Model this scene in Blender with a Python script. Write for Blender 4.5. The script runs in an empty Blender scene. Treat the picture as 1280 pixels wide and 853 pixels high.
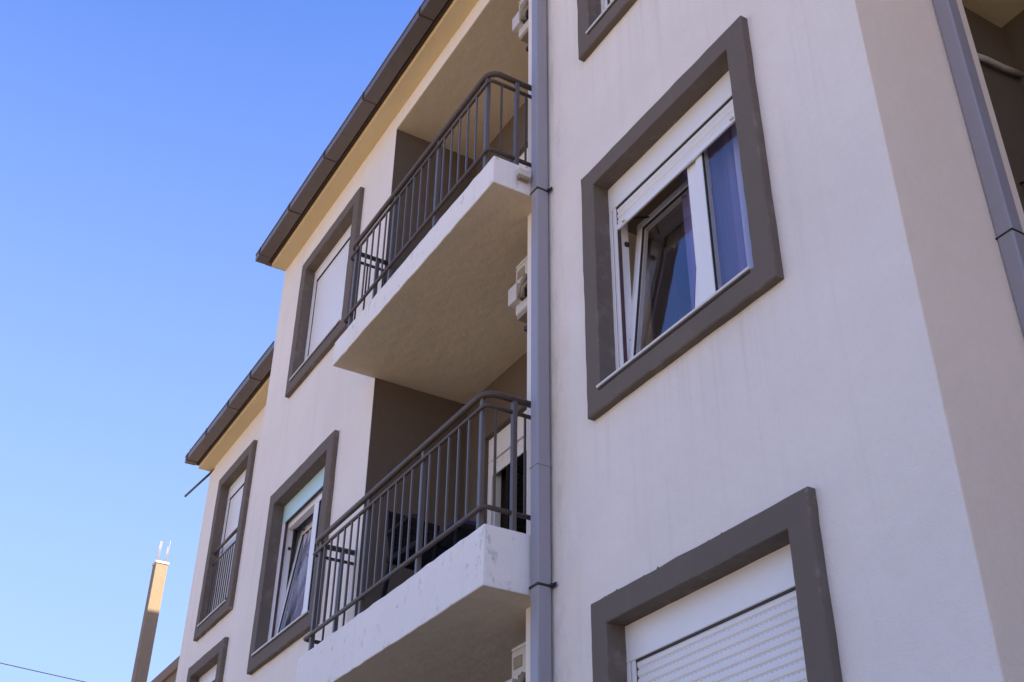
import bpy, bmesh, math, random
from mathutils import Vector, Matrix
random.seed(7)
R = math.radians
sc = bpy.context.scene
COL = sc.collection

# ------------------------------------------------------------------ helpers
class MB:
    """collects shapes; build() links them as ONE mesh object"""
    def __init__(s):
        s.bm = bmesh.new(); s.uv = s.bm.loops.layers.uv.new('UVMap')
    def face(s, pts, mi=0, uvs=None):
        vs = [s.bm.verts.new(p) for p in pts]
        f = s.bm.faces.new(vs); f.material_index = mi
        if uvs:
            for l, u in zip(f.loops, uvs): l[s.uv].uv = u
        return f
    def box(s, x0, x1, y0, y1, z0, z1, bev=0, seg=2, mi=0, bottom_mi=None, rot=None):
        P = [(x0,y0,z0),(x1,y0,z0),(x1,y1,z0),(x0,y1,z0),(x0,y0,z1),(x1,y0,z1),(x1,y1,z1),(x0,y1,z1)]
        if rot is not None: P = [rot @ Vector(p) for p in P]
        v = [s.bm.verts.new(p) for p in P]
        F = [s.bm.faces.new([v[i] for i in q]) for q in ((0,3,2,1),(4,5,6,7),(0,1,5,4),(1,2,6,5),(2,3,7,6),(3,0,4,7))]
        for f in F: f.material_index = mi
        if bottom_mi is not None: F[0].material_index = bottom_mi
        if bev:
            E = list({e for f in F for e in f.edges})
            bmesh.ops.bevel(s.bm, geom=E, offset=bev, segments=seg, affect='EDGES', profile=0.6, clamp_overlap=True)
    def prism(s, poly, z0, z1, bev=0, bottom_mi=None):
        lo = [s.bm.verts.new((x,y,z0)) for x,y in poly]; hi = [s.bm.verts.new((x,y,z1)) for x,y in poly]
        n = len(poly)
        fb = s.bm.faces.new(lo[::-1]); ft = s.bm.faces.new(hi)
        F = [fb, ft]
        for i in range(n): F.append(s.bm.faces.new([lo[i], lo[(i+1)%n], hi[(i+1)%n], hi[i]]))
        if bottom_mi is not None: fb.material_index = bottom_mi
        if bev:
            E = list({e for f in F for e in f.edges})
            bmesh.ops.bevel(s.bm, geom=E, offset=bev, segments=2, affect='EDGES', profile=0.6, clamp_overlap=True)
    def tube(s, pts, r, n=10, cap=True, r1=None):
        pts = [Vector(p) for p in pts]; rings = []
        up = Vector((0,0,1))
        for i, p in enumerate(pts):
            a = pts[max(i-1,0)]; b = pts[min(i+1,len(pts)-1)]
            d = (b-a).normalized()
            u = d.cross(up)
            if u.length < 1e-3: u = d.cross(Vector((0,1,0)))
            u.normalize(); w = u.cross(d)
            rr = r if r1 is None else r+(r1-r)*i/(len(pts)-1)
            rings.append([s.bm.verts.new(p+(u*math.cos(t)+w*math.sin(t))*rr) for t in [2*math.pi*k/n for k in range(n)]])
        for A,B in zip(rings, rings[1:]):
            for k in range(n):
                f = s.bm.faces.new([A[k],A[(k+1)%n],B[(k+1)%n],B[k]]); f.smooth = True
        if cap:
            s.bm.faces.new(rings[0]); s.bm.faces.new(rings[-1][::-1])
    def build(s, name, mats, parent=None, smooth=False):
        bmesh.ops.recalc_face_normals(s.bm, faces=s.bm.faces[:])
        me = bpy.data.meshes.new(name); s.bm.to_mesh(me); s.bm.free()
        for m in (mats if isinstance(mats,(list,tuple)) else [mats]): me.materials.append(m)
        if smooth:
            for p in me.polygons: p.use_smooth = True
        o = bpy.data.objects.new(name, me); COL.objects.link(o)
        if parent is not None:
            o.parent = parent
            off = Vector((0,0,0)); q = parent
            while q is not None: off += q.location; q = q.parent
            if not s_local[0]: o.location = -off      # vertices given in world coordinates
        return o
s_local = [False]

def tag(o, label=None, cat=None, group=None, kind=None):
    if label: o['label'] = label
    if cat: o['category'] = cat
    if group: o['group'] = group
    if kind: o['kind'] = kind
    return o
def empty(name, loc, label, cat, group=None):
    o = bpy.data.objects.new(name, None); COL.objects.link(o); o.location = loc
    return tag(o, label, cat, group)
def copy_tree(o, parent=None):
    c = o.copy(); COL.objects.link(c)
    if parent is not None: c.parent = parent
    for ch in list(o.children): copy_tree(ch, c)
    return c

# ------------------------------------------------------------------ materials
def new_mat(name):
    m = bpy.data.materials.new(name); m.use_nodes = True
    nt = m.node_tree; b = nt.nodes['Principled BSDF']
    return m, nt, b
def N(nt, t, **kw):
    n = nt.nodes.new(t)
    for k,v in kw.items():
        if k in ('inputs',):
            for a,b in v.items(): n.inputs[a].default_value = b
        else: setattr(n,k,v)
    return n
def noise(nt, vec, scale, detail=4, rough=.55):
    n = N(nt,'ShaderNodeTexNoise', inputs={'Scale':scale,'Detail':detail,'Roughness':rough})
    nt.links.new(vec, n.inputs['Vector']); return n.outputs['Fac']
def ramp(nt, fac, a, b, ca=(0,0,0,1), cb=(1,1,1,1)):
    r = N(nt,'ShaderNodeValToRGB'); e = r.color_ramp.elements
    e[0].position=a; e[0].color=ca; e[1].position=b; e[1].color=cb
    nt.links.new(fac, r.inputs['Fac']); return r.outputs['Color']
def mix(nt, fac, a, b, mode='MIX'):
    m = N(nt,'ShaderNodeMix', data_type='RGBA', blend_type=mode)
    for sk, v in ((0,fac),(6,a),(7,b)):
        if hasattr(v,'node'): nt.links.new(v, m.inputs[sk])
        else: m.inputs[sk].default_value = v if sk==0 else (*v,1) if len(v)==3 else v
    return m.outputs[2]
def mul(nt, a, b):
    m = N(nt,'ShaderNodeMath', operation='MULTIPLY')
    for i,v in ((0,a),(1,b)):
        if hasattr(v,'node'): nt.links.new(v, m.inputs[i])
        else: m.inputs[i].default_value = v
    return m.outputs[0]
def coords(nt, scale=(1,1,1)):
    t = N(nt,'ShaderNodeTexCoord'); mp = N(nt,'ShaderNodeMapping'); mp.inputs['Scale'].default_value = scale
    nt.links.new(t.outputs['Object'], mp.inputs['Vector']); return mp.outputs['Vector']
def bump(nt, b, h, strength, dist=.01):
    bp = N(nt,'ShaderNodeBump', inputs={'Strength':strength,'Distance':dist})
    nt.links.new(h, bp.inputs['Height']); nt.links.new(bp.outputs['Normal'], b.inputs['Normal'])

def plaster(name, col, mottle=.10, streak=.12, dirt=(.30,.27,.24), patches=0.0, bstr=.42, rough=.9, tint=(.62,.55,.42), cracks=0.0, wear=0.0, stains=False):
    m, nt, b = new_mat(name)
    v = coords(nt)
    big = noise(nt, v, .9, 5, .6)
    mid = noise(nt, v, 4.5, 6, .6)
    c = mix(nt, mul(nt, ramp(nt,big,.35,.7), mottle), col, tuple(x*.62 for x in col))
    c = mix(nt, mul(nt, ramp(nt,mid,.45,.75), mottle*.7), c, tuple(min(1,x*1.12) for x in col))
    gr = noise(nt, v, 34, 7, .75)
    c = mix(nt, mul(nt, ramp(nt,gr,.30,.52,(1,1,1,1),(0,0,0,1)), .11), c, tuple(x*.70 for x in col))
    if cracks:
        dv = N(nt,'ShaderNodeVectorMath', operation='ADD'); nz = N(nt,'ShaderNodeTexNoise', inputs={'Scale':3.0,'Detail':6}); nt.links.new(v,nz.inputs['Vector'])
        sv = N(nt,'ShaderNodeVectorMath', operation='SCALE', inputs={'Scale':.35}); nt.links.new(nz.outputs['Color'],sv.inputs[0]); nt.links.new(v,dv.inputs[0]); nt.links.new(sv.outputs[0],dv.inputs[1])
        vo = N(nt,'ShaderNodeTexVoronoi', feature='DISTANCE_TO_EDGE', inputs={'Scale':.55}); nt.links.new(dv.outputs[0],vo.inputs['Vector'])
        cr = ramp(nt, vo.outputs['Distance'], .0015, .005, (1,1,1,1), (0,0,0,1))
        cm = mul(nt, cr, ramp(nt, noise(nt, v, 1.1, 3, .5), .50, .66))
        c = mix(nt, mul(nt, cm, cracks), c, (.22,.18,.14))
    vs = coords(nt,(9,9,.30))
    st = ramp(nt, noise(nt, vs, 1.0, 5, .65), .56, .78)
    c = mix(nt, mul(nt, st, streak), c, dirt)
    vt = coords(nt,(1.3,1.3,.25))
    c = mix(nt, mul(nt, ramp(nt, noise(nt, vt, .8, 3, .5), .55, .8), streak*.9), c, tint)
    if stains:
        pos = N(nt,'ShaderNodeSeparateXYZ'); nt.links.new(v, pos.inputs[0])
        def band(sock, a0, a1, b0, b1):
            r1_ = N(nt,'ShaderNodeMapRange', interpolation_type='SMOOTHSTEP', inputs={'From Min':a0,'From Max':a1}); nt.links.new(pos.outputs[sock], r1_.inputs['Value'])
            r2_ = N(nt,'ShaderNodeMapRange', interpolation_type='SMOOTHSTEP', inputs={'From Min':b0,'From Max':b1,'To Min':1,'To Max':0}); nt.links.new(pos.outputs[sock], r2_.inputs['Value'])
            return mul(nt, r1_.outputs[0], r2_.outputs[0])
        # rust-yellow damp strip beside the downpipe
        dp = mul(nt, mul(nt, band('X',.05,.10,.16,.62), band('Z',-2.6,-.6,1.2,2.8)), ramp(nt, noise(nt, coords(nt,(2.2,2.2,.8)), 1.6, 6, .65), .36, .62))
        c = mix(nt, mul(nt, dp, .32), c, (.60,.47,.27))
        dp2 = mul(nt, band('X',.08,.12,.14,.36), ramp(nt, noise(nt, coords(nt,(5,5,1.2)), 2.2, 7, .7), .50, .68))
        c = mix(nt, mul(nt, dp2, .35), c, (.40,.33,.22))
        # dirt runs under the sills
        st2 = ramp(nt, noise(nt, coords(nt,(16,16,.22)), 1.0, 4, .6), .50, .72)
        for z0_,z1_ in ((-.30,.56),(2.75,3.68)):
            rn = mul(nt, mul(nt, band('X',.56,.62,2.28,2.38), band('Z',z0_,z1_-.05,z1_,z1_+.01)), st2)
            c = mix(nt, mul(nt, rn, .17), c, (.34,.29,.23))
    if wear:
        gm = N(nt,'ShaderNodeNewGeometry')
        wm = mul(nt, ramp(nt, gm.outputs['Pointiness'], .52, .60), ramp(nt, noise(nt, coords(nt,(1,1,1)), 6.5, 7, .7), .52, .66))
        c = mix(nt, mul(nt, wm, wear), c, (.46,.41,.36))
        dn = ramp(nt, noise(nt, coords(nt,(1,1,1)), 2.2, 6, .7), .48, .70)
        c = mix(nt, mul(nt, dn, .06), c, (.30,.26,.22))
    if patches:
        pn = ramp(nt, noise(nt, coords(nt,(1.6,1.6,1.2)), 5.5, 9, .72), .57, .70)
        c = mix(nt, mul(nt, pn, patches), c, (.20,.20,.20))
        pv = ramp(nt, noise(nt, coords(nt,(1,1,1)), 17, 4, .6), .66, .72)
        c = mix(nt, mul(nt, pv, patches*.8), c, (.16,.16,.15))
    nt.links.new(c, b.inputs['Base Color'])
    b.inputs['Roughness'].default_value = rough
    b.inputs['Specular IOR Level'].default_value = .25
    fine = noise(nt, v, 95, 3, .6); und = noise(nt, v, 7, 4, .5)
    h = N(nt,'ShaderNodeMath', operation='MULTIPLY_ADD'); nt.links.new(und,h.inputs[0]); h.inputs[1].default_value = 4.0; nt.links.new(fine,h.inputs[2])
    bump(nt, b, h.outputs[0], bstr, .006)
    return m

def paint(name, col, rough=.4, metallic=0.0, var=.12, bstr=.03, spec=.5, dirt=.15, dcol=(.16,.13,.10), scale=9):
    m, nt, b = new_mat(name); v = coords(nt)
    n1 = noise(nt, v, scale, 6, .65)
    c = mix(nt, mul(nt, ramp(nt,n1,.4,.75), var), col, tuple(x*.55 for x in col))
    c = mix(nt, mul(nt, ramp(nt, noise(nt, coords(nt,(6,6,1.2)), 3, 6, .7), .55,.75), dirt), c, dcol)
    nt.links.new(c, b.inputs['Base Color'])
    rr = N(nt,'ShaderNodeMapRange', inputs={'To Min':max(.05,rough-.08),'To Max':min(1,rough+.15)})
    nt.links.new(n1, rr.inputs['Value']); nt.links.new(rr.outputs[0], b.inputs['Roughness'])
    b.inputs['Metallic'].default_value = metallic; b.inputs['Specular IOR Level'].default_value = spec
    bump(nt, b, noise(nt, v, 60, 3, .6), bstr, .004)
    return m

WALL   = plaster('wall_render', (.825,.75,.67), .20, .15, stains=True)
WALLS  = plaster('side_wall_warmed', (.91,.775,.63), .14, .10)  # the front render, its colour warmed for bounce light on the side
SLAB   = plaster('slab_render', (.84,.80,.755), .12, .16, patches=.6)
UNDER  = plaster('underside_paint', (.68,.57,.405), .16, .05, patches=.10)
CEIL   = plaster('ceiling_paint', (.64,.525,.36), .10, .03)
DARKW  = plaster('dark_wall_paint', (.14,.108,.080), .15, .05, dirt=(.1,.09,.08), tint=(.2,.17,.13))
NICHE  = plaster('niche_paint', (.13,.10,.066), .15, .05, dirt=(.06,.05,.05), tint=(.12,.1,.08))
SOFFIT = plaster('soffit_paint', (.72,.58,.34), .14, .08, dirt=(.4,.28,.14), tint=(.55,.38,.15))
SURR   = plaster('surround_paint', (.158,.127,.103), .2, .12, dirt=(.26,.23,.20), bstr=.3, tint=(.2,.17,.12), wear=.55)
CONC   = plaster('raw_concrete', (.26,.205,.14), .2, .15)
NEIGH  = plaster('neighbour_render', (.20,.15,.12), .15, .1)
PVC    = paint('white_pvc', (.82,.80,.78), .32, var=.05, dirt=.07, dcol=(.5,.45,.38), bstr=.01)
PVCOLD = paint('aged_pvc', (.62,.56,.47), .4, var=.12, dirt=.25, dcol=(.3,.22,.14), bstr=.02)
AQUA   = paint('pale_aqua_pvc', (.52,.74,.78), .35, var=.05, dirt=.05, bstr=.01)
SEAL_SHADOW   = paint('dark_seal_and_shadow', (.035,.03,.03), .6)
GROOVE = paint('brush_seal', (.09,.045,.045), .7)
RAILM  = paint('railing_paint', (.095,.070,.052), .38, 0.0, .25, .05, .3, .25, (.20,.15,.11))
POSTM  = paint('post_paint', (.13,.108,.095), .36, 0.0, .25, .05, .6, .2, (.2,.16,.12))
PIPEM  = paint('downpipe_paint', (.31,.295,.325), .34, .0, .1, .02, .55, .12, (.24,.2,.17), 4)
GUTM   = paint('gutter_metal', (.15,.122,.108), .38, .0, .3, .04, .55, .25, (.16,.12,.08))
FASC   = paint('fascia_board', (.07,.045,.03), .6, 0, .3, .05, .2)
STEEL  = paint('dark_steel', (.05,.045,.042), .45, .5)
ACM    = paint('ac_enamel', (.60,.56,.50), .4, var=.2, dirt=.35, dcol=(.45,.35,.22))
ACBASE = paint('ac_base', (.30,.24,.16), .5, var=.2, dirt=.3)
PLAST  = paint('dark_resin', (.016,.013,.012), .7, var=.2, dirt=.0, spec=.15)
CUSH   = paint('purple_cloth', (.05,.03,.085), .9, var=.3, dirt=0)
REBAR  = paint('rebar_steel', (.30,.29,.31), .6, .2)
CABLE  = paint('black_cable', (.02,.02,.022), .6)
HOSE   = paint('beige_hose', (.50,.42,.34), .5, var=.15)
INNER  = plaster('room_paint', (.30,.25,.21), .05, 0)
STONE  = paint('sill_stone', (.70,.67,.63), .5, var=.15, dirt=.2)

def roof_mat():
    m, nt, b = new_mat('clay_tiles'); v = coords(nt)
    w = N(nt,'ShaderNodeTexWave', wave_type='BANDS', bands_direction='X', inputs={'Scale':1.6,'Distortion':.3}); nt.links.new(v,w.inputs['Vector'])
    c = mix(nt, noise(nt,v,6,6,.6), (.36,.16,.09),(.22,.10,.07)); nt.links.new(c,b.inputs['Base Color'])
    b.inputs['Roughness'].default_value=.85; bump(nt,b,w.outputs['Fac'],.8,.05); return m
TILE = roof_mat()

def glass_mat():
    m, nt, b = new_mat('window_glass'); nt.nodes.remove(b)
    out = nt.nodes['Material Output']
    fr = N(nt,'ShaderNodeFresnel'); ge_ = N(nt,'ShaderNodeNewGeometry'); ir = N(nt,'ShaderNodeMapRange', inputs={'To Min':1.52,'To Max':1/1.52})
    nt.links.new(ge_.outputs['Backfacing'],ir.inputs['Value']); nt.links.new(ir.outputs[0],fr.inputs['IOR']); g = N(nt,'ShaderNodeBsdfGlossy', inputs={'Roughness':.015,'Color':(.9,.92,1,1)})
    t = N(nt,'ShaderNodeBsdfTransparent', inputs={'Color':(.93,.94,.96,1)})
    # slightly wavy float glass
    bp = N(nt,'ShaderNodeBump', inputs={'Strength':.05,'Distance':.01}); nt.links.new(noise(nt,coords(nt),2.0,2,.5),bp.inputs['Height'])
    nt.links.new(bp.outputs['Normal'],g.inputs['Normal'])
    k = N(nt,'ShaderNodeMath', operation='MULTIPLY', inputs={1:1.0}); k.use_clamp=True; nt.links.new(fr.outputs[0],k.inputs[0])
    mx = N(nt,'ShaderNodeMixShader'); nt.links.new(k.outputs[0],mx.inputs[0]); nt.links.new(t.outputs[0],mx.inputs[1]); nt.links.new(g.outputs[0],mx.inputs[2])
    nt.links.new(mx.outputs[0],out.inputs['Surface']); return m
GLASS = glass_mat()

def cloth_mat(name, col, tr=.45):
    m, nt, b = new_mat(name); out = nt.nodes['Material Output']; nt.nodes.remove(b)
    v = coords(nt); c = mix(nt, noise(nt, coords(nt,(40,40,2)),1,4,.6), col, tuple(x*.75 for x in col))
    d = N(nt,'ShaderNodeBsdfDiffuse'); t = N(nt,'ShaderNodeBsdfTranslucent'); nt.links.new(c,d.inputs['Color']); nt.links.new(c,t.inputs['Color'])
    mx = N(nt,'ShaderNodeMixShader', inputs={0:tr}); nt.links.new(d.outputs[0],mx.inputs[1]); nt.links.new(t.outputs[0],mx.inputs[2])
    nt.links.new(mx.outputs[0],out.inputs['Surface']); return m
CURT  = cloth_mat('violet_sheer', (.38,.32,.58),.3)
CURTW = cloth_mat('pale_sheer', (.78,.76,.90),.3)

def slat_mat(name, punched, kk):
    m, nt, b = new_mat(name)
    uv = N(nt,'ShaderNodeUVMap'); sp = N(nt,'ShaderNodeSeparateXYZ'); nt.links.new(uv.outputs[0],sp.inputs[0])
    # light slots punched along each seam: v<.10 and fract(u/.034)<.5
    fr = N(nt,'ShaderNodeMath', operation='FRACT'); dv = N(nt,'ShaderNodeMath', operation='DIVIDE', inputs={1:.034})
    nt.links.new(sp.outputs[0],dv.inputs[0]); nt.links.new(dv.outputs[0],fr.inputs[0])
    a = N(nt,'ShaderNodeMath', operation='LESS_THAN', inputs={1:.5}); nt.links.new(fr.outputs[0],a.inputs[0])
    c = N(nt,'ShaderNodeMath', operation='LESS_THAN', inputs={1:.085}); nt.links.new(sp.outputs[1],c.inputs[0])
    k = mul(nt, mul(nt,a.outputs[0],c.outputs[0]), kk) if punched else mul(nt, c.outputs[0], kk)
    v = coords(nt)
    base = mix(nt, mul(nt, ramp(nt,noise(nt,v,5,5,.6),.4,.75), .1), (.80,.77,.74), (.55,.52,.50))
    col = mix(nt, k, base, (.12,.11,.13)); nt.links.new(col,b.inputs['Base Color'])
    b.inputs['Roughness'].default_value=.38; return m
SLAT = slat_mat('plain_slats',False,.08); SLATP = slat_mat('punched_slats',True,.45); SLATW = slat_mat('grooved_slats',False,.5)

def ground_mat():
    m, nt, b = new_mat('street_ground'); v = coords(nt)
    c = mix(nt, noise(nt,v,.35,6,.6), (.48,.40,.28), (.36,.29,.20)); c = mix(nt, mul(nt,noise(nt,v,40,3,.6),.4), c, (.14,.11,.08))
    nt.links.new(c,b.inputs['Base Color']); b.inputs['Roughness'].default_value=.95; bump(nt,b,noise(nt,v,30,4,.6),.4,.02); return m
def asphalt_mat():
    m, nt, b = new_mat('asphalt'); v = coords(nt)
    c = mix(nt, noise(nt,v,1.2,6,.6), (.06,.058,.055), (.045,.043,.04)); nt.links.new(c,b.inputs['Base Color'])
    b.inputs['Roughness'].default_value=.9; bump(nt,b,noise(nt,v,120,3,.6),.5,.01); return m

# ------------------------------------------------------------------ world, sun, camera
SUN_AZ = Vector((.80,.60,0)).normalized(); SUN_EL = R(38)
w = bpy.data.worlds.new('World'); sc.world = w; w.use_nodes = True
nt = w.node_tree; bg = nt.nodes['Background']
sky = N(nt,'ShaderNodeTexSky', sky_type='NISHITA'); sky.sun_disc = False
sky.sun_elevation = SUN_EL; sky.sun_rotation = math.atan2(SUN_AZ.x, SUN_AZ.y)
sky.altitude = 100; sky.air_density = 1.0; sky.dust_density = 1.4; sky.ozone_density = 3.0
hs = N(nt,'ShaderNodeHueSaturation', inputs={'Saturation':1.18}); nt.links.new(sky.outputs[0], hs.inputs['Color'])
wb = mix(nt, 1.0, hs.outputs['Color'], (.97,.87,1.16), 'MULTIPLY')      # the photograph's cool white balance
# thin summer haze: the sky pales towards the horizon
tc = N(nt,'ShaderNodeTexCoord'); sz = N(nt,'ShaderNodeSeparateXYZ'); nt.links.new(tc.outputs['Generated'], sz.inputs[0])
hz = N(nt,'ShaderNodeMapRange', inputs={'From Min':.77,'From Max':.22,'To Min':0,'To Max':.80}); nt.links.new(sz.outputs['Z'], hz.inputs['Value'])
wb = mix(nt, hz.outputs[0], wb, (1.42,1.92,2.9))
nt.links.new(wb, bg.inputs['Color']); bg.inputs['Strength'].default_value = .112
sun = bpy.data.lights.new('sun','SUN'); sun.energy = 5.0; sun.angle = R(.5); sun.color = (1,.84,.62)
so = bpy.data.objects.new('sun', sun); COL.objects.link(so)
S = Vector((SUN_AZ.x*math.cos(SUN_EL), SUN_AZ.y*math.cos(SUN_EL), math.sin(SUN_EL)))
so.rotation_euler = S.to_track_quat('Z','Y').to_euler()

cam = bpy.data.cameras.new('camera'); co = bpy.data.objects.new('camera', cam); COL.objects.link(co)
RX = Vector((0.504211189788592, 0.8635130122269413, 0.010786742173909698))
RY_ = Vector((-0.46610544305721857, 0.28263483147281354, -0.8383694102188888))
RZ = Vector((-0.7269916038335006, 0.4176874785687126, 0.5449957598023174))
M = Matrix.Identity(4)
for i in range(3): M[i][0]=RX[i]; M[i][1]=-RY_[i]; M[i][2]=-RZ[i]
M.translation = Vector((5.81297129,-3.1612979,-2.96722329))
co.matrix_world = M
cam.sensor_width = 36; cam.lens = 1461.198/1280*36; cam.clip_end = 5000; cam.clip_start = .05
sc.camera = co
sc.view_settings.view_transform='Standard'; sc.view_settings.look='None'; sc.view_settings.gamma=1
sc.view_settings.exposure = EXPO if 'EXPO' in globals() else 1.73

# ------------------------------------------------------------------ ground
GZ = -4.6
g = MB(); g.face([(-1500,-1500,GZ),(1500,-1500,GZ),(1500,1500,GZ),(-1500,1500,GZ)])
tag(g.build('ground', ground_mat()), kind='structure')
g = MB(); g.face([(-300,-11,GZ+.004),(300,-11,GZ+.004),(300,-5,GZ+.004),(-300,-5,GZ+.004)])
tag(g.build('road', asphalt_mat()), kind='structure')
g = MB(); g.box(-60,60,-5.0,-4.82,GZ-.1,GZ+.12,.02); g.box(-60,60,-4.818,-.9,GZ-.1,GZ+.11)
PAVE = plaster('paving', (.46,.35,.22), .25, .05)
tag(g.build('pavement', PAVE), kind='structure')

# ------------------------------------------------------------------ the building
B = empty('apartment_building', (0,0.43,GZ), 'pale lilac apartment building with dark window surrounds and projecting balconies', 'building')
WY = .43
def wall_grid(x0,x1,z0,z1,y0,y1,holes=()):
    m = MB(); xs = sorted({x0,x1,*[h[0] for h in holes],*[h[1] for h in holes]}); zs = sorted({z0,z1,*[h[2] for h in holes],*[h[3] for h in holes]})
    def solid(i,j):
        if i<0 or j<0 or i>=len(xs)-1 or j>=len(zs)-1: return False
        cx=(xs[i]+xs[i+1])/2; cz=(zs[j]+zs[j+1])/2
        return not any(h[0]<cx<h[1] and h[2]<cz<h[3] for h in holes)
    for i in range(len(xs)-1):
        for j in range(len(zs)-1):
            if not solid(i,j): continue
            a,b,c,d = xs[i],xs[i+1],zs[j],zs[j+1]
            m.face([(a,y0,c),(b,y0,c),(b,y0,d),(a,y0,d)]); m.face([(a,y1,c),(a,y1,d),(b,y1,d),(b,y1,c)])
            if not solid(i-1,j): m.face([(a,y0,c),(a,y0,d),(a,y1,d),(a,y1,c)])
            if not solid(i+1,j): m.face([(b,y0,c),(b,y1,c),(b,y1,d),(b,y0,d)])
            if not solid(i,j-1): m.face([(a,y0,c),(a,y1,c),(b,y1,c),(b,y0,c)])
            if not solid(i,j+1): m.face([(a,y0,d),(b,y0,d),(b,y1,d),(a,y1,d)])
    bmesh.ops.remove_doubles(m.bm, verts=m.bm.verts[:], dist=1e-5)
    return m
def inset(r,d=.02): return (r[0]+d,r[1]-d,r[2]+d,r[3]-d)

# window rectangles: outer edge of the dark surround (x0,x1,z0,z1)
W1=(.595,2.335,.555,2.480); W2=(.575,2.340,-2.555,-.624); W3=(.61,2.335,3.668,5.59)
WA=(-5.57,-3.825,3.785,5.665); WB=(-5.60,-3.822,.588,2.545)
WC=(-9.37,-7.93,2.075,4.425); WD=(-9.38,-7.92,-.30,1.715)
TOP = 6.16
wall_grid(-.22,3.104,GZ-.2,TOP,WY,WY+.25,[inset(W1),inset(W2),inset(W3)]).build('front_wall', WALL, B)
wall_grid(-6.45,-3.03,GZ-.2,TOP,WY,WY+.25,[inset(WA),inset(WB)]).build('front_wall', WALL, B)
wall_grid(-3.03,-.22,5.925,TOP,WY,WY+.25).build('lintel', WALL, B)
m = MB(); m.box(2.857,3.107,.433,1.385,GZ-.2,TOP); m.build('side_wall', WALLS, B)
# lower set-back wing at the far left
WY2=.82
wall_grid(-10.15,-6.46,GZ-.2,4.93,WY2,WY2+.25,[inset(WC),inset(WD)]).build('front_wall', WALL, B)
m = MB(); m.box(-10.15,-9.9,WY2+.25,11,GZ-.2,4.93); m.box(-10.15,3,11,11.25,GZ-.2,4.93)
m.box(-6.45,-6.2,.68,11,GZ-.2,TOP); m.box(-6.45,9.5,10.9,11.0,4.8,TOP); m.build('rear_wall', WALL, B)
# loggia walls
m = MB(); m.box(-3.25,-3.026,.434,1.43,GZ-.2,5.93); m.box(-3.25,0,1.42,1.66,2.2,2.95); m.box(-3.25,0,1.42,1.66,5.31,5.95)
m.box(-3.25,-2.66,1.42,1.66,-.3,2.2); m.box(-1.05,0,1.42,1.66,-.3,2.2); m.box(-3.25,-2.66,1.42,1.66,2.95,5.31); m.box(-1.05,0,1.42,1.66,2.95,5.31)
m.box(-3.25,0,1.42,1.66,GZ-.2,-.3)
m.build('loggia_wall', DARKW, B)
m = MB(); m.box(-.22,-.02,.68,1.42,GZ-.2,5.93); m.build('loggia_wall', WALL, B)
m = MB(); m.box(-3.03,-.215,.436,1.42,5.92,6.1); m.build('loggia_ceiling', CEIL, B)
# side niche, rear wing and an added arm out of view
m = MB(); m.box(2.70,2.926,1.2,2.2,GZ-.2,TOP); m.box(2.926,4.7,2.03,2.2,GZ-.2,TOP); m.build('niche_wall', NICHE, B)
m = MB(); m.box(2.7,9.5,2.045,2.3,GZ-.2,TOP); m.build('unseen_wing_wall', WALL, B)  # wing carried on out of view to keep sun off the side wall
m = MB(); m.box(9.5,9.75,-.3,11,GZ-.2,TOP); m.box(9.75,17,-.3,-.05,GZ-.2,TOP); m.box(16.75,17,-.05,11,GZ-.2,TOP); m.build('unseen_wing_wall', WALL, B)  # unseen arm, added to block sky light from the side wall
for z0,z1 in ((2.745,3.0),(-.39,-.005)):
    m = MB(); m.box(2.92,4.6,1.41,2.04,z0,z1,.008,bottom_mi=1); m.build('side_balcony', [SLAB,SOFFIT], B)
# floors inside
m = MB()
for z0,z1 in ((-3.5,-3.13),(-.37,-.01),(2.78,2.99),(5.95,6.12)):
    m.box(-6.19,-3.27,.69,10.9,z0,z1); m.box(-.019,2.69,.69,10.9,z0,z1); m.box(-3.26,-.02,1.67,10.9,z0,z1)
m.build('floor_slab', INNER, B)
m = MB(); m.box(-6.19,2.69,5.0,5.15,GZ,5.94); m.box(-.6,-.55,1.68,5,GZ,5.94); m.build('inner_wall', INNER, B)
# balcony slabs
def slab(name, z0, z1, xl):
    m = MB(); xs=[xl,-3.022]+[-3.022+2.798*i/30 for i in range(1,30)]+[-.224,0]; ys=[0,.428,1.418]
    def ok(i,j): return 0<=i<len(xs)-1 and 0<=j<2 and (j==0 or (xs[i]>-3.03 and xs[i+1]<-.2))
    for i in range(len(xs)-1):
        for j in range(2):
            if not ok(i,j): continue
            a,b,c,d=xs[i],xs[i+1],ys[j],ys[j+1]
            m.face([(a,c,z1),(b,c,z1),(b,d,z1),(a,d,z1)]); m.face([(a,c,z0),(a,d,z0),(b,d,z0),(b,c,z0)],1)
            if not ok(i-1,j): m.face([(a,c,z0),(a,c,z1),(a,d,z1),(a,d,z0)])
            if not ok(i+1,j): m.face([(b,c,z0),(b,d,z0),(b,d,z1),(b,c,z1)])
            if not ok(i,j-1): m.face([(a,c,z0),(b,c,z0),(b,c,z1),(a,c,z1)])
            if not ok(i,j+1): m.face([(a,d,z0),(a,d,z1),(b,d,z1),(b,d,z0)])
    bmesh.ops.remove_doubles(m.bm, verts=m.bm.verts[:], dist=1e-5)
    for v in m.bm.verts:
        if v.co.y<.02 and xl+.05<v.co.x<-.05: v.co.z += random.uniform(-.004,.004); v.co.y += random.uniform(-.003,.003)
    m.bm.normal_update()
    E=[e for e in m.bm.edges if len(e.link_faces)==2 and e.calc_face_angle(0)>.6 and max(v.co.y for v in e.verts)<.43]
    bmesh.ops.bevel(m.bm, geom=E, offset=.009, segments=2, affect='EDGES', profile=.6, clamp_overlap=True)
    return m.build(name, [SLAB,UNDER], B)
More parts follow.
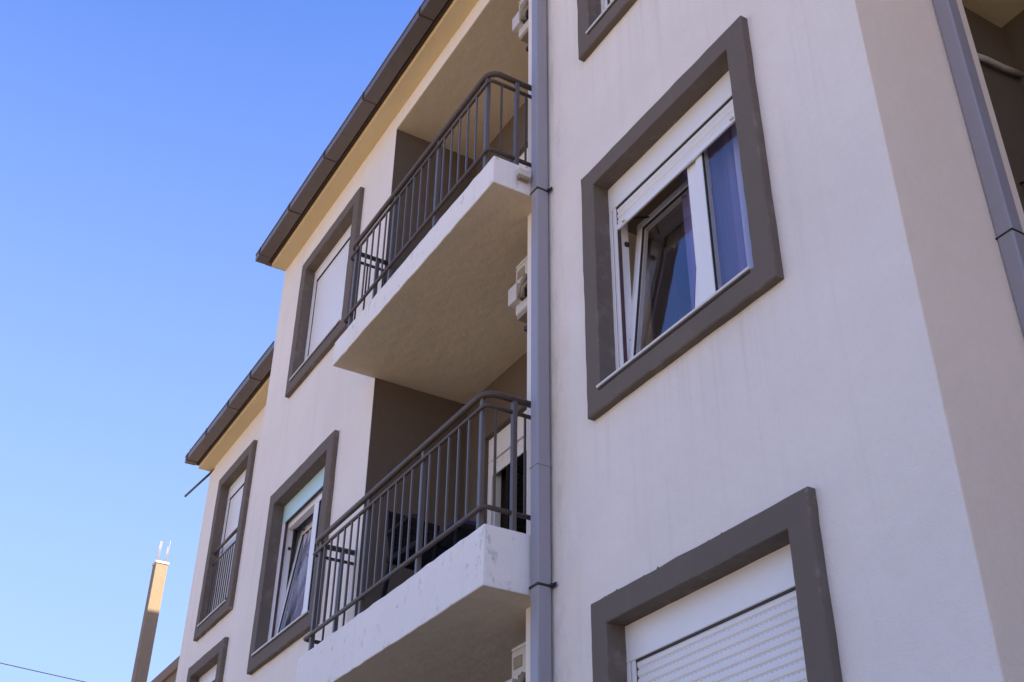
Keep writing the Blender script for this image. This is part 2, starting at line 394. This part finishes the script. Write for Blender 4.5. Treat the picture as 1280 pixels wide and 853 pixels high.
slab('balcony_slab', -.397, 0, -3.09); slab('balcony_slab', 2.742, 3.0, -3.04); slab('balcony_slab', -3.52,-3.13,-3.09)

# eaves
def eave(x0,x1,yw,zs,gx0,gx1,joints):
    m = MB(); m.box(x0,x1,yw-.19,yw+.1,zs,zs+.095,.006); sf = m.build('soffit', SOFFIT, B)
    m = MB(); m.box(x0,x1,yw-.232,yw-.194,zs+.058,zs+.24); m.build('fascia', FASC, B)
    # box gutter: open trough with a rolled rim
    y0=yw-.400; y1=yw-.246; z0=zs+.05; z1=zs+.158; t=.004
    m = MB()
    prof=[(y0-.012,z1-.018),(y0-.012,z1),(y0,z1),(y0+t,z0+t),(y1-t,z0+t),(y1-t,z1+.02),(y1,z1+.02),(y1,z0),(y0-.002,z0-.0),(y0-.004,z1-.018)]
    xs=[gx0]+[gx0+(gx1-gx0)*i/40 for i in range(1,40)]+[gx1]
    rings=[[m.bm.verts.new((x,y,z+.003*math.sin(x*2.3)+.002*math.sin(x*7))) for y,z in prof] for x in xs]
    n=len(prof)
    for A,Bq in zip(rings,rings[1:]):
        for k in range(n): m.bm.faces.new([A[k],A[(k+1)%n],Bq[(k+1)%n],Bq[k]])
    m.bm.faces.new(rings[0]); m.bm.faces.new(rings[-1][::-1])
    m.box(gx0-.004,gx0+.004,y0,y1,z0+.001,z1+.004)
    gt = m.build('gutter', GUTM, B)
    for x in joints:
        m = MB(); m.box(x-.005,x+.005,y0-.006,y1+.002,z0-.004,z0+.004); m.box(x-.005,x+.005,y0-.015,y0-.004,z0-.004,z1+.003); m.build('gutter_bracket', FASC, gt)
    return gt
ge = eave(-6.445,9.6,WY,6.15,-6.5,9.7,[-6.33,-5.29,-4.17,-3.07,-1.69,-.6,.5,1.6,2.7,3.8])
gl = eave(-10.15,-6.452,WY2,4.905,-10.17,-6.452,[-10.05,-9.15,-8.2,-7.3])
# hip roofs
def hip(x0,x1,y0,y1,z,zr,inset_x):
    m = MB(); ym=(y0+y1)/2
    a,b,c,d=(x0,y0,z),(x1,y0,z),(x1,y1,z),(x0,y1,z); e,f=(x0+inset_x,ym,zr),(x1-inset_x,ym,zr)
    m.face([a,b,f,e]); m.face([b,c,f]); m.face([c,d,e,f]); m.face([d,a,e]); m.face([a,d,c,b])
    o = m.build('roof', TILE, B); return o
r1 = hip(-6.62,9.7,.20,11.2,6.28,ROOFZ if 'ROOFZ' in globals() else 8.5,2.4)
r2 = hip(-10.3,-6.2,.60,11.2,5.03,5.9,1.2)
hip(9.3,17.2,-.5,11.2,6.28,8.2,3.6)  # last roof covers the added arm
m = MB(); m.box(-9.0,-6.46,2.0,10.5,4.9,8.5); m.build('hidden_shadow_block', WALL, B)  # unseen block, added to cast the shadow edge on the concrete column
# first tile of each hip, standing just proud of the gutter end
for rf,(x,y,z) in ((r1,(-6.30,.085,6.36)),(r2,(-9.98,.47,5.10))):
    m = MB(); m.tube([(x-.05,y-.03,z),(x+.03,y+.05,z+.012),(x+.16,y+.2,z+.05)],.04,10); m.build('hip_tile', STONE, rf, True)

# downpipes
def downpipe(x0,x1,y0,y1,joints,clips,wallaxis):
    m = MB(); m.box(x0,x1,y0,y1,GZ+.1,6.2,.012,3); p = m.build('downpipe', PIPEM, B)
    for z in joints:
        m = MB(); m.box(x0-.004,x1+.004,y0-.004,y1+.003,z-.006,z+.003,.001); m.build('pipe_joint', STEEL if wallaxis=='x' else PIPEM, p)
    for z in clips:
        m = MB(); m.box(x0-.005,x1+.005,y0-.005,y1+.006,z-.008,z+.008,.002)
        if wallaxis=='y':
            m.box(x1,x1+.05,y1-.004,y1+.004,z-.012,z+.012); m.tube([(x1+.025,y1-.02,z),(x1+.025,y1+.002,z)],.011,8)
        m.build('pipe_clip', STEEL, p)
downpipe(.018,.112,.315,.412,[.45],[2.74,-.36,5.7,-3.4],'y')
downpipe(3.110,3.203,1.09,1.18,[.56],[],'x')

# ------------------------------------------------------------------ windows
def ring(m, x0,x1,z0,z1, wx, y0, y1, bev=.004, mi=0, rot=None):
    m.box(x0,x1,y0,y1,z0,z0+wx,bev,1,mi,rot=rot); m.box(x0,x1,y0,y1,z1-wx,z1,bev,1,mi,rot=rot)
    m.box(x0,x0+wx,y0+.0006,y1-.0006,z0+wx-.001,z1-wx+.001,bev,1,mi,rot=rot); m.box(x1-wx,x1,y0+.0006,y1-.0006,z0+wx-.001,z1-wx+.001,bev,1,mi,rot=rot)
def surround(rect, wdt, yf, yb, par, seed):
    rnd = random.Random(seed); x0,x1,z0,z1 = rect
    def loop(d, n):   # n points per side
        a,b,c,e = x0+d,x1-d,z0+d,z1-d
        P=[]
        for i in range(n): P.append((a+(b-a)*i/n,c,0,-1))
        for i in range(n): P.append((b,c+(e-c)*i/n,1,0))
        for i in range(n): P.append((b-(b-a)*i/n,e,0,1))
        for i in range(n): P.append((a,e-(e-c)*i/n,-1,0))
        return P
    n=22; jo=[rnd.gauss(0,.0020) for _ in range(4*n)]; ji=[rnd.gauss(0,.0009) for _ in range(4*n)]
    jo=[(jo[i-1]+jo[i])*.6 if i%n else 0 for i in range(4*n)]
    bv=.007
    prof=[(0,yb,1,jo),(0,yf+bv*2.6,1,jo),(0,yf+bv,1,jo),(bv,yf,1,jo),(bv*2.4,yf,1,jo),(wdt-bv*2,yf,1,ji),(wdt-bv*.6,yf,1,ji),(wdt,yf+bv*.6,1,ji),(wdt,yf+bv*2.6,1,ji),(wdt,yb,1,ji)]
    m = MB(); rings=[]
    for d,y,_,j in prof:
        rings.append([m.bm.verts.new((p[0]+p[2]*j[i], y+ (rnd.gauss(0,.0008) if y<yf+.01 else 0), p[1]+p[3]*j[i])) for i,p in enumerate(loop(d,n))])
    K=4*n
    for A,Bq in zip(rings,rings[1:]+rings[:1]):
        for k in range(K): m.bm.faces.new([A[k],A[(k+1)%K],Bq[(k+1)%K],Bq[k]])
    return m.build('surround', SURR, par)

def shutter_mesh(x0,x1,z0,z1,y,par,name='shutter',mt=None,bulge=1.0):
    m = MB(); p=.047; z=z1; k=0
    while z-p > z0+.03:
        prof=[(0,.0),(.004,-.002*bulge),(.010,-.0065*bulge),(.024,-.009*bulge),(.038,-.0065*bulge),(.043,-.002*bulge),(.047,0)]
        for (a,ya),(b,yb) in zip(prof,prof[1:]):
            f=m.face([(x0,y+ya,z-a),(x0,y+yb,z-b),(x1,y+yb,z-b),(x1,y+ya,z-a)],0,[(0,a/p),(0,b/p),(x1-x0,b/p),(x1-x0,a/p)]); f.smooth=True
        z-=p
    o = m.build(name, mt or SLAT, par)
    m = MB(); m.box(x0,x1,y-.011,y+.004,z0,z,.003); m.box(x0+.07,x0+.10,y-.03,y-.010,z0+.012,z0+.026,.004); m.box(x1-.10,x1-.07,y-.03,y-.010,z0+.012,z0+.026,.004)
    m.build('shutter_end_bar', PVC, par)
    return o

def window(rect, dy, shut, seed, sash='tilt', box_h=.205, boxmat=None, sill=True):
    """shut: height of the shutter's lower edge (None = rolled up into its box)"""
    x0,x1,z0,z1 = rect; wd=.152; yf=.375+dy; ry=.50+dy
    a,b,c,d = x0+wd,x1-wd,z0+wd,z1-wd
    # the part itself: the fixed PVC frame
    m = MB(); fz1 = d-box_h+.012; fy=ry+.045
    ring(m,a-.02,b+.02,c-.02,fz1,.075,fy,fy+.07)
    xm = a+(b-a)*.585
    m.box(xm-.055,xm+.055,fy+.002,fy+.068,c+.05,fz1-.07,.004,1)
    wn = m.build('window', PVC, B)
    surround(rect,wd,yf,ry+.15,wn,seed)
    m = MB(); m.box(a-.03,b+.03,ry,ry+.17,d-box_h,d+.03,.004,1)
    m.build('shutter_box', boxmat or PVC, wn)
    m = MB(); m.box(a+.078,b-.078,ry+.006,ry+.03,d-box_h-.011,d-box_h-.0005); m.build('box_slot', SEAL_SHADOW, wn)
    for u,v in ((a-.005,a+.078),(b-.078,b+.005)):
        m = MB(); s0 = u if u<xm else v
        w_=(v-u)
        m.box(u,u+w_*.40,ry+.001,ry+.04,c+.01,d-box_h-.001,.002,1); m.box(u+w_*.52,u+w_*.92,ry+.003,ry+.04,c+.01,d-box_h-.001,.002,1)
        m.box(u+w_*.41,u+w_*.50,ry+.012,ry+.038,c+.01,d-box_h-.001,0,1,1); m.box(u+w_*.92,u+w_*.98,ry+.012,ry+.038,c+.01,d-box_h-.001,0,1,1)
        m.build('guide_rail', [PVC,GROOVE], wn)
    if sill:
        m = MB(); m.box(a-.022,b-.02,yf-.016,ry+.06,c-.004,c+.014,.003,1); m.box(a-.01,b-.03,yf-.006,yf+.03,c-.018,c-.0045,0,1,1); m.build('sill', [STONE,SEAL_SHADOW], wn)  # black strip under the sill stands in for its shadow gap
    if shut is not None: shutter_mesh(a+.072,b-.072,max(shut,c+.016),d-box_h-.002,ry+.022,wn,mt={1:SLATW,2:SLATP}.get(seed),bulge=1.0 if seed<4 else .12)
    if shut is None or shut>c+.1:
        # right-hand sash shut, left-hand sash tilted inwards at its head
        sy=fy-.012
        m = MB(); ring(m,xm+.045,b-.035,c+.04,fz1-.05,.062,sy,sy+.06); rs=m.build('sash', PVC, wn)
        m = MB(); e=.008; m.box(xm+.045+.062-e,b-.035-.062+e,sy+.025,sy+.029,c+.10-e,fz1-.112+e); m.build('pane', GLASS, wn)
        m = MB(); ring(m,xm+.045+.0622,b-.0972,c+.1022,fz1-.1122,.007,sy+.004,sy+.02,0); m.build('glazing_seal', SEAL_SHADOW, wn)
        ang = R(7.2) if sash=='tilt' else 0
        piv = Vector((0,sy,c+.045)); Rm = Matrix.Translation(piv) @ Matrix.Rotation(-ang,4,'X') @ Matrix.Translation(-piv)
        m = MB(); ring(m,a+.045,xm-.047,c+.045,fz1-.055,.062,sy,sy+.06,.004,0,Rm); m.build('sash', PVC, wn)
        m = MB(); m.box(a+.10,xm-.10,sy+.025,sy+.029,c+.10,fz1-.11,rot=Rm); m.build('pane', GLASS, wn)
        m = MB(); ring(m,a+.1072,xm-.1092,c+.1072,fz1-.1172,.007,sy+.004,sy+.02,0,0,Rm); m.build('glazing_seal', SEAL_SHADOW, wn)
        if ang:
            for zz in (c+.35,fz1-.30):
                m = MB(); m.box(a+.056,a+.072,fy+.03,fy+.06,zz,zz+.03,.003); m.build('hinge', STEEL, wn)
            m = MB(); zt=fz1-.12; m.tube([(a+.09,fy+.05,fz1-.075),(a+.19,fy+.16,fz1-.09)],.006,6); m.build('tilt_arm', STEEL, wn)
    return wn
window(W1,0,1.935,1)
w2n = window(W2,0,-3,2)
MOSS = paint('dry_moss', (.10,.085,.06), .95, var=.5, dirt=.3)
m = MB(); rm = random.Random(5)
for i in range(46):
    x = rm.choice((.75,1.02,1.25,1.32,1.36,1.7,1.95,2.2))+rm.gauss(0,.06); x=min(2.3,max(.62,x)); h=rm.uniform(.001,.009); y=.385+rm.random()*.035; q=rm.uniform(.006,.016)
    b=[(x-q,y-.008,-.630),(x+q,y-.008,-.630),(x+q*.7,y+.012,-.630),(x-q*.8,y+.01,-.630)]; t_=(x+rm.gauss(0,.006),y,-.622+h)
    for k in range(4): m.face([b[k],b[(k+1)%4],t_])
mo = m.build('moss', MOSS, w2n); tag(mo, kind='stuff')
window(W3,0,None,3,sash='shut')
window(WA,0,0,4,box_h=.165)
window(WB,0,None,5,boxmat=AQUA,box_h=.215)
wc = window(WC,WY2-WY,0,6,box_h=.20)
window(WD,WY2-WY,-2,7,box_h=.19)
# guard rail in the tall window's lower half
gx0,gx1=WC[0]+.15,WC[1]-.15; gy=WY2+.005; gz=WC[2]+.155
m = MB(); m.tube([(gx0,gy,3.27),(gx1,gy,3.27)],.022,8); m.tube([(gx0,gy,3.10),(gx1,gy,3.10)],.012,8); m.tube([(gx0,gy,gz+.10),(gx1,gy,gz+.10)],.012,8)
for i in range(1,12): x=gx0+(gx1-gx0)*i/12; m.box(x-.007,x+.007,gy-.007,gy+.007,gz+.10,3.10)
m.build('guard_rail', RAILM, wc)

# balcony doors at the back of the loggias
def balcony_door(z, shut, leaf=False):
    a,b,top = -2.66,-1.05,2.2
    m = MB(); ring(m,a-.0,b+.0,z+.02,z+top-.22,.08,1.50,1.57); m.box((a+b)/2-.06,(a+b)/2+.06,1.502,1.568,z+.09,z+top-.29,.003,1)
    dn = m.build('balcony_door', PVC, B)
    m = MB(); m.box(a,b,1.47,1.64,z+top-.24,z+top-.004,.004,1); m.build('shutter_box', PVC, dn)
    for u in (a,b-.07):
        m = MB(); m.box(u,u+.07,1.471,1.50,z+.01,z+top-.245,.002,1); m.build('guide_rail', PVC, dn)
    shutter_mesh(a+.065,b-.065,z+shut,z+top-.252,1.487,dn)
    for u,v in ((a+.075,(a+b)/2-.055),((a+b)/2+.055,b-.075)):
        if leaf and u<-2: continue
        m = MB(); m.box(u,v,1.525,1.531,z+.09,z+top-.29); m.build('pane', GLASS, dn)
    if leaf:
        x=a+.28; m = MB()
        m.box(x,x+.045,1.50,1.55,z+.05,z+1.83,.003,1); m.box(x,x+.045,2.17,2.22,z+.05,z+1.83,.003,1); m.box(x,x+.045,1.55,2.17,z+1.77,z+1.83); m.box(x,x+.045,1.55,2.17,z+.05,z+.15)
        for q in range(30): zz=z+.165+q*.053; m.box(x+.008,x+.036,1.551,2.169,zz,zz+.042)
        m.build('louvred_leaf', PLAST, dn)
balcony_door(0,1.80,True); balcony_door(3.12,1.75)

# ------------------------------------------------------------------ balcony railings
def arc_path(xl,xr,yf,yb,r,z):
    P=[(xl,yb,z),(xl,yf+r,z)]
    for i in range(1,6): t=math.pi/2*i/6; P.append((xl+r-r*math.cos(t),yf+r-r*math.sin(t),z))
    P.append((xl+r,yf,z)); P.append((xr-r,yf,z))
    for i in range(1,6): t=math.pi/2*i/6; P.append((xr-r+r*math.sin(t),yf+r-r*math.cos(t),z))
    P+= [(xr,yf+r,z),(xr,yb,z)]
    return P
def railing(xl,xr,yf,z,label):
    rt = empty('balcony_railing',(xl,yf,z),label,'railing','metal railings of the balconies')
    m = MB(); m.tube(arc_path(xl,xr,yf,.428,.10,z+1.0),.024,12); m.build('handrail', RAILM, rt)
    m = MB(); m.tube(arc_path(xl,xr,yf,.428,.035,z+.90),.015,8); m.build('mid_rail', RAILM, rt)
    m = MB(); m.tube(arc_path(xl,xr,yf,.428,.035,z+.165),.017,8); m.build('bottom_rail', RAILM, rt)
    posts=[xr-.075,xr-.95,xr-1.90,xl+.13]
    if xr-xl<2.9: posts=[xr-.075,xr-.93,xr-1.80,xl+.13]
    for x in posts:
        m = MB(); m.box(x-.018,x+.018,yf+.004,yf+.040,z-.002,z+.985,.004,1); m.build('post', POSTM, rt)
    for x,y in ((xr,.26),(xl,.30)):
        m = MB(); m.box(x-.018,x+.018,y-.018,y+.018,z-.002,z+.985,.004,1); m.build('post', POSTM, rt)
    ps=sorted(posts)
    for p,q in zip(ps,ps[1:]):
        n=max(2,round((q-p)/.137))
        for i in range(1,n):
            x=p+(q-p)*i/n
            m = MB(); m.box(x-.0075,x+.0075,yf-.0075,yf+.0075,z+.165,z+.90,.002,1); m.build('baluster', POSTM, rt)
    for x,ys in ((xr,(.12,.345)),(xl,(.12,.20,.37))):
        for y in ys:
            m = MB(); m.box(x-.0075,x+.0075,y-.0075,y+.0075,z+.165,z+.90,.002,1); m.build('baluster', RAILM, rt)
    return rt
railing(-3.10,-.10,.04,0,'dark metal railing of the lower balcony, in front of the garden chair')
railing(-2.90,-.115,.012,3.0,'dark metal railing of the upper balcony under the roof eave')

# ------------------------------------------------------------------ air conditioners on the block's hidden flank
def air_conditioner():
    s_local[0]=True
    rt = empty('air_conditioner',(0,0,0),'x','air conditioner','outdoor air conditioner units in the balcony recess')
    # local: x to the left of the wall (negative), y into the recess, z up; end panel at y=0
    m = MB(); m.box(-.385,-.06,0,.78,.09,.54,.02,3); m.build('casing', ACM, rt)
    m = MB(); m.box(-.38,-.065,-.004,.785,.535,.56,.012,2); m.build('top_cover', ACM, rt)
    m = MB(); m.box(-.37,-.075,.01,.77,.05,.092,.004,1); m.build('base_pan', ACBASE, rt)
    m = MB(); m.box(-.35,-.24,-.006,.01,.41,.49,.02,3); m.build('hand_hold', ACBASE, rt)
    m = MB(); m.box(-.415,-.285,-.05,.02,.18,.34,.012,2); vb=m.build('valve_cover', ACM, rt)
    m = MB(); m.box(-.28,-.12,-.010,.004,.17,.36,.01,2); m.build('valve_recess', SEAL_SHADOW, rt)
    m = MB(); m.tube([(-.26,-.03,.19),(-.21,-.05,.26),(-.16,-.03,.34)],.022,8); m.tube([(-.22,-.03,.16),(-.18,-.05,.22),(-.13,-.02,.28)],.016,8); m.build('insulated_pipe', ACBASE, rt)
    m = MB(); m.tube([(-.387,.40,.31),(-.394,.40,.31)],.20,28); m.build('fan_grille', SEAL_SHADOW, rt)
    for y in (.10,.64):
        m = MB(); m.box(-.42,-.002,y,y+.035,.012,.05,.003,1); m.box(-.035,-.002,y,y+.035,-.26,.012,.003,1); m.build('bracket', STEEL, rt)
    for x,y in ((-.27,.12),(-.27,.66)):
        m = MB(); m.tube([(x,y,-.02),(x,y,.014)],.02,8); m.build('rubber_foot', SEAL_SHADOW, rt)
    s_local[0]=False
    return rt
ac = air_conditioner(); ac.location=(-.222,.55,1.985); ac['label']='cream air conditioner unit under the upper balcony, beside the grey downpipe'
c2 = copy_tree(ac); c2.location=(-.222,.55,5.05); c2['label']='cream air conditioner unit above the upper railing, close to the top edge'
c3 = copy_tree(ac); c3.location=(-.222,.55,-1.08); c3['label']='cream air conditioner unit below the lower balcony, beside the grey downpipe'
m = MB(); m.box(0.001,.05,.19,.30,2.87,2.93,.006); m.box(.006,.045,.2,.29,2.845,2.87,.0,1,1)
jb = m.build('junction_box',[ACM,ACBASE]); tag(jb,'small cream junction box on the upper balcony slab beside the downpipe','junction box')

# ------------------------------------------------------------------ things on the lower balcony
def chair():
    s_local[0]=True
    rt = empty('garden_chair',(0,0,0),'x','chair',None)
    # faces +x, seat .44 high
    m = MB()
    for i in range(9): y=-.23+.46*i/8; m.box(-.22,.23,y-.017,y+.017,.425,.44)
    for i in range(9): x=-.22+.45*i/8; m.box(x-.017,x+.017,-.24,.24,.427,.442)
    ring_=MB(); m.box(-.25,.25,-.26,-.235,.405,.45,.006); m.box(-.25,.25,.235,.26,.405,.45,.006); m.box(.225,.25,-.235,.235,.405,.45,.006); m.box(-.25,-.225,-.235,.235,.405,.45,.006)
    ring_.bm.free(); m.build('seat', PLAST, rt)
    T = Matrix.Translation((-.235,0,.44)) @ Matrix.Rotation(R(-13),4,'Y')
    m = MB()
    for i in range(9): y=-.20+.40*i/8; m.box(-.010,.010,y-.016,y+.016,.04,.40,rot=T)
    for i in range(8): z=.06+.33*i/7; m.box(-.008,.012,-.215,.215,z-.015,z+.015,rot=T)
    m.box(-.016,.016,-.24,-.205,-.02,.44,.006,1,rot=T); m.box(-.016,.016,.205,.24,-.02,.44,.006,1,rot=T); m.box(-.016,.016,-.205,.205,.385,.44,.006,1,rot=T)
    m.build('backrest', PLAST, rt)
    for s in (-1,1):
        m = MB(); m.tube([(.24,s*.27,.43),(.22,s*.275,.62),(.10,s*.275,.655),(-.26,s*.26,.64)],.017,8); m.build('armrest', PLAST, rt)
        for x,dx in ((.22,.05),(-.22,-.07)):
            m = MB(); m.tube([(x,s*.235,.42),(x+dx,s*.26,0)],.02,8,r1=.016); m.build('leg', PLAST, rt)
    s_local[0]=False
    return rt
ch = chair(); ch.location=(-1.60,.44,.003); ch.rotation_euler=(0,0,R(5)); ch['label']='dark perforated garden chair with upright back, in the middle of the lower balcony'
st = empty('stool',(-1.12,.46,.003),'low dark stool under the purple cushion on the lower balcony','stool')
m = MB(); m.box(-1.31,-.93,.27,.65,.40,.44,.012,2); m.build('seat', PLAST, st)
for sx in (-1,1):
    for sy in (-1,1):
        m = MB(); m.tube([(-1.12+sx*.15,.46+sy*.15,.41),(-1.12+sx*.20,.46+sy*.19,.004)],.018,8,r1=.014); m.build('leg', PLAST, st)
m = MB(); m.box(-1.27,-.97,.31,.61,.442,.50,.025,3); cu = m.build('cushion', CUSH, None, True); tag(cu,'small purple cushion lying on the low stool of the lower balcony','cushion')

# ------------------------------------------------------------------ curtains
def curtain(x0,x1,y,z0,z1,mat,label,amp=.03,pitch=.11,group=None):
    m = MB(); n=int((x1-x0)/.012); rows=8
    ph=random.random()*6
    G=[[m.bm.verts.new((x0+(x1-x0)*i/n, y+amp*math.sin((x0+(x1-x0)*i/n)/pitch*6.283+ph+.5*math.sin(i*.07))*(.6+.4*j/rows), z1+(z0-z1)*j/rows)) for i in range(n+1)] for j in range(rows+1)]
    for j in range(rows):
        for i in range(n):
            f=m.bm.faces.new([G[j][i],G[j][i+1],G[j+1][i+1],G[j+1][i]]); f.smooth=True
    o = m.build('curtain', mat, None, True); return tag(o,label,'curtain')
curtain(1.26,1.86,.72,.65,2.25,CURT,'violet sheer curtain hanging in the middle of the large open window',.028,.13)
curtain(1.80,2.12,.69,.65,2.25,CURTW,'pale blue sheer curtain at the right edge of the large open window',.03,.10)
curtain(-5.95,-4.75,.72,.65,2.3,CURTW,'pale sheer curtain behind the tilted sash of the window beside the lower balcony',.03,.12)

# ------------------------------------------------------------------ odds and ends
m = MB(); m.tube([(2.945,1.62,2.26),(2.96,1.70,2.255),(2.96,1.86,2.27),(2.96,2.03,2.30)],.020,10); h=m.build('drain_hose', HOSE); tag(h,'beige drain hose across the dark niche at the right edge','hose')
m = MB(); m.tube([(2.93,1.735,1.33),(2.965,1.735,1.315),(2.97,1.745,1.28),(2.95,1.75,1.25),(2.93,1.75,1.25)],.008,8); h=m.build('cable_hook', STEEL); tag(h,'small dark metal hook on the niche wall beside the right downpipe','hook')
m = MB(); m.tube([(-9.9,.84,4.88),(-10.5,.78,4.87),(-11.15,.74,4.89)],.018,8); h=m.build('metal_rod', STEEL); tag(h,'thin dark rod sticking out below the lower eave','rod')

# unfinished concrete column with rebar
cl = empty('concrete_column',(-13.81,1.14,GZ),'bare concrete column with steel bars sticking out of its sunlit top','column')
m = MB(); m.box(-13.915,-13.705,1.035,1.245,GZ-.1,4.75,.008,1); m.build('shaft', CONC, cl)
m = MB(); m.box(-13.93,-13.69,1.02,1.26,4.745,4.79,.015,2); m.build('cap', PVCOLD, cl)
for i,(dx,dy,hh) in enumerate(((-.07,-.07,.44),(.07,-.07,.38),(.07,.07,.43),(-.07,.07,.36),(0,.07,.33),(.0,-.07,.41))):
    m = MB(); x,y=-13.81+dx,1.14+dy; m.tube([(x,y,4.7),(x+.004,y+.004,4.78+hh*.6),(x+random.uniform(-.02,.02),y+.015,4.78+hh)],.0065,6); m.build('steel_bar', REBAR, cl)

nb = empty('neighbouring_house',(-34,10,GZ),'dark brown house edge low behind the left end of the apartment building','house')
m = MB(); m.box(-46,-22,5,16,GZ-.1,7.0); m.build('wall', NEIGH, nb)
m = MB(); m.box(-46.3,-21.7,4.9,16.2,7.0,7.32,.02); m.build('roof', NEIGH, nb)

m = MB()
a=Vector((-16.06,-.78,3.32)); b=Vector((-15.86,.63,3.17))
d=(b-a)
pts=[a+d*(k*.25) + Vector((0,0,.004*((k*.25-.5)**2))) for k in range(-40,24)]
m.tube(pts,.008,6)
h=m.build('overhead_cable', CABLE); tag(h,'thin black overhead cable crossing the sky in the lower left corner','cable')
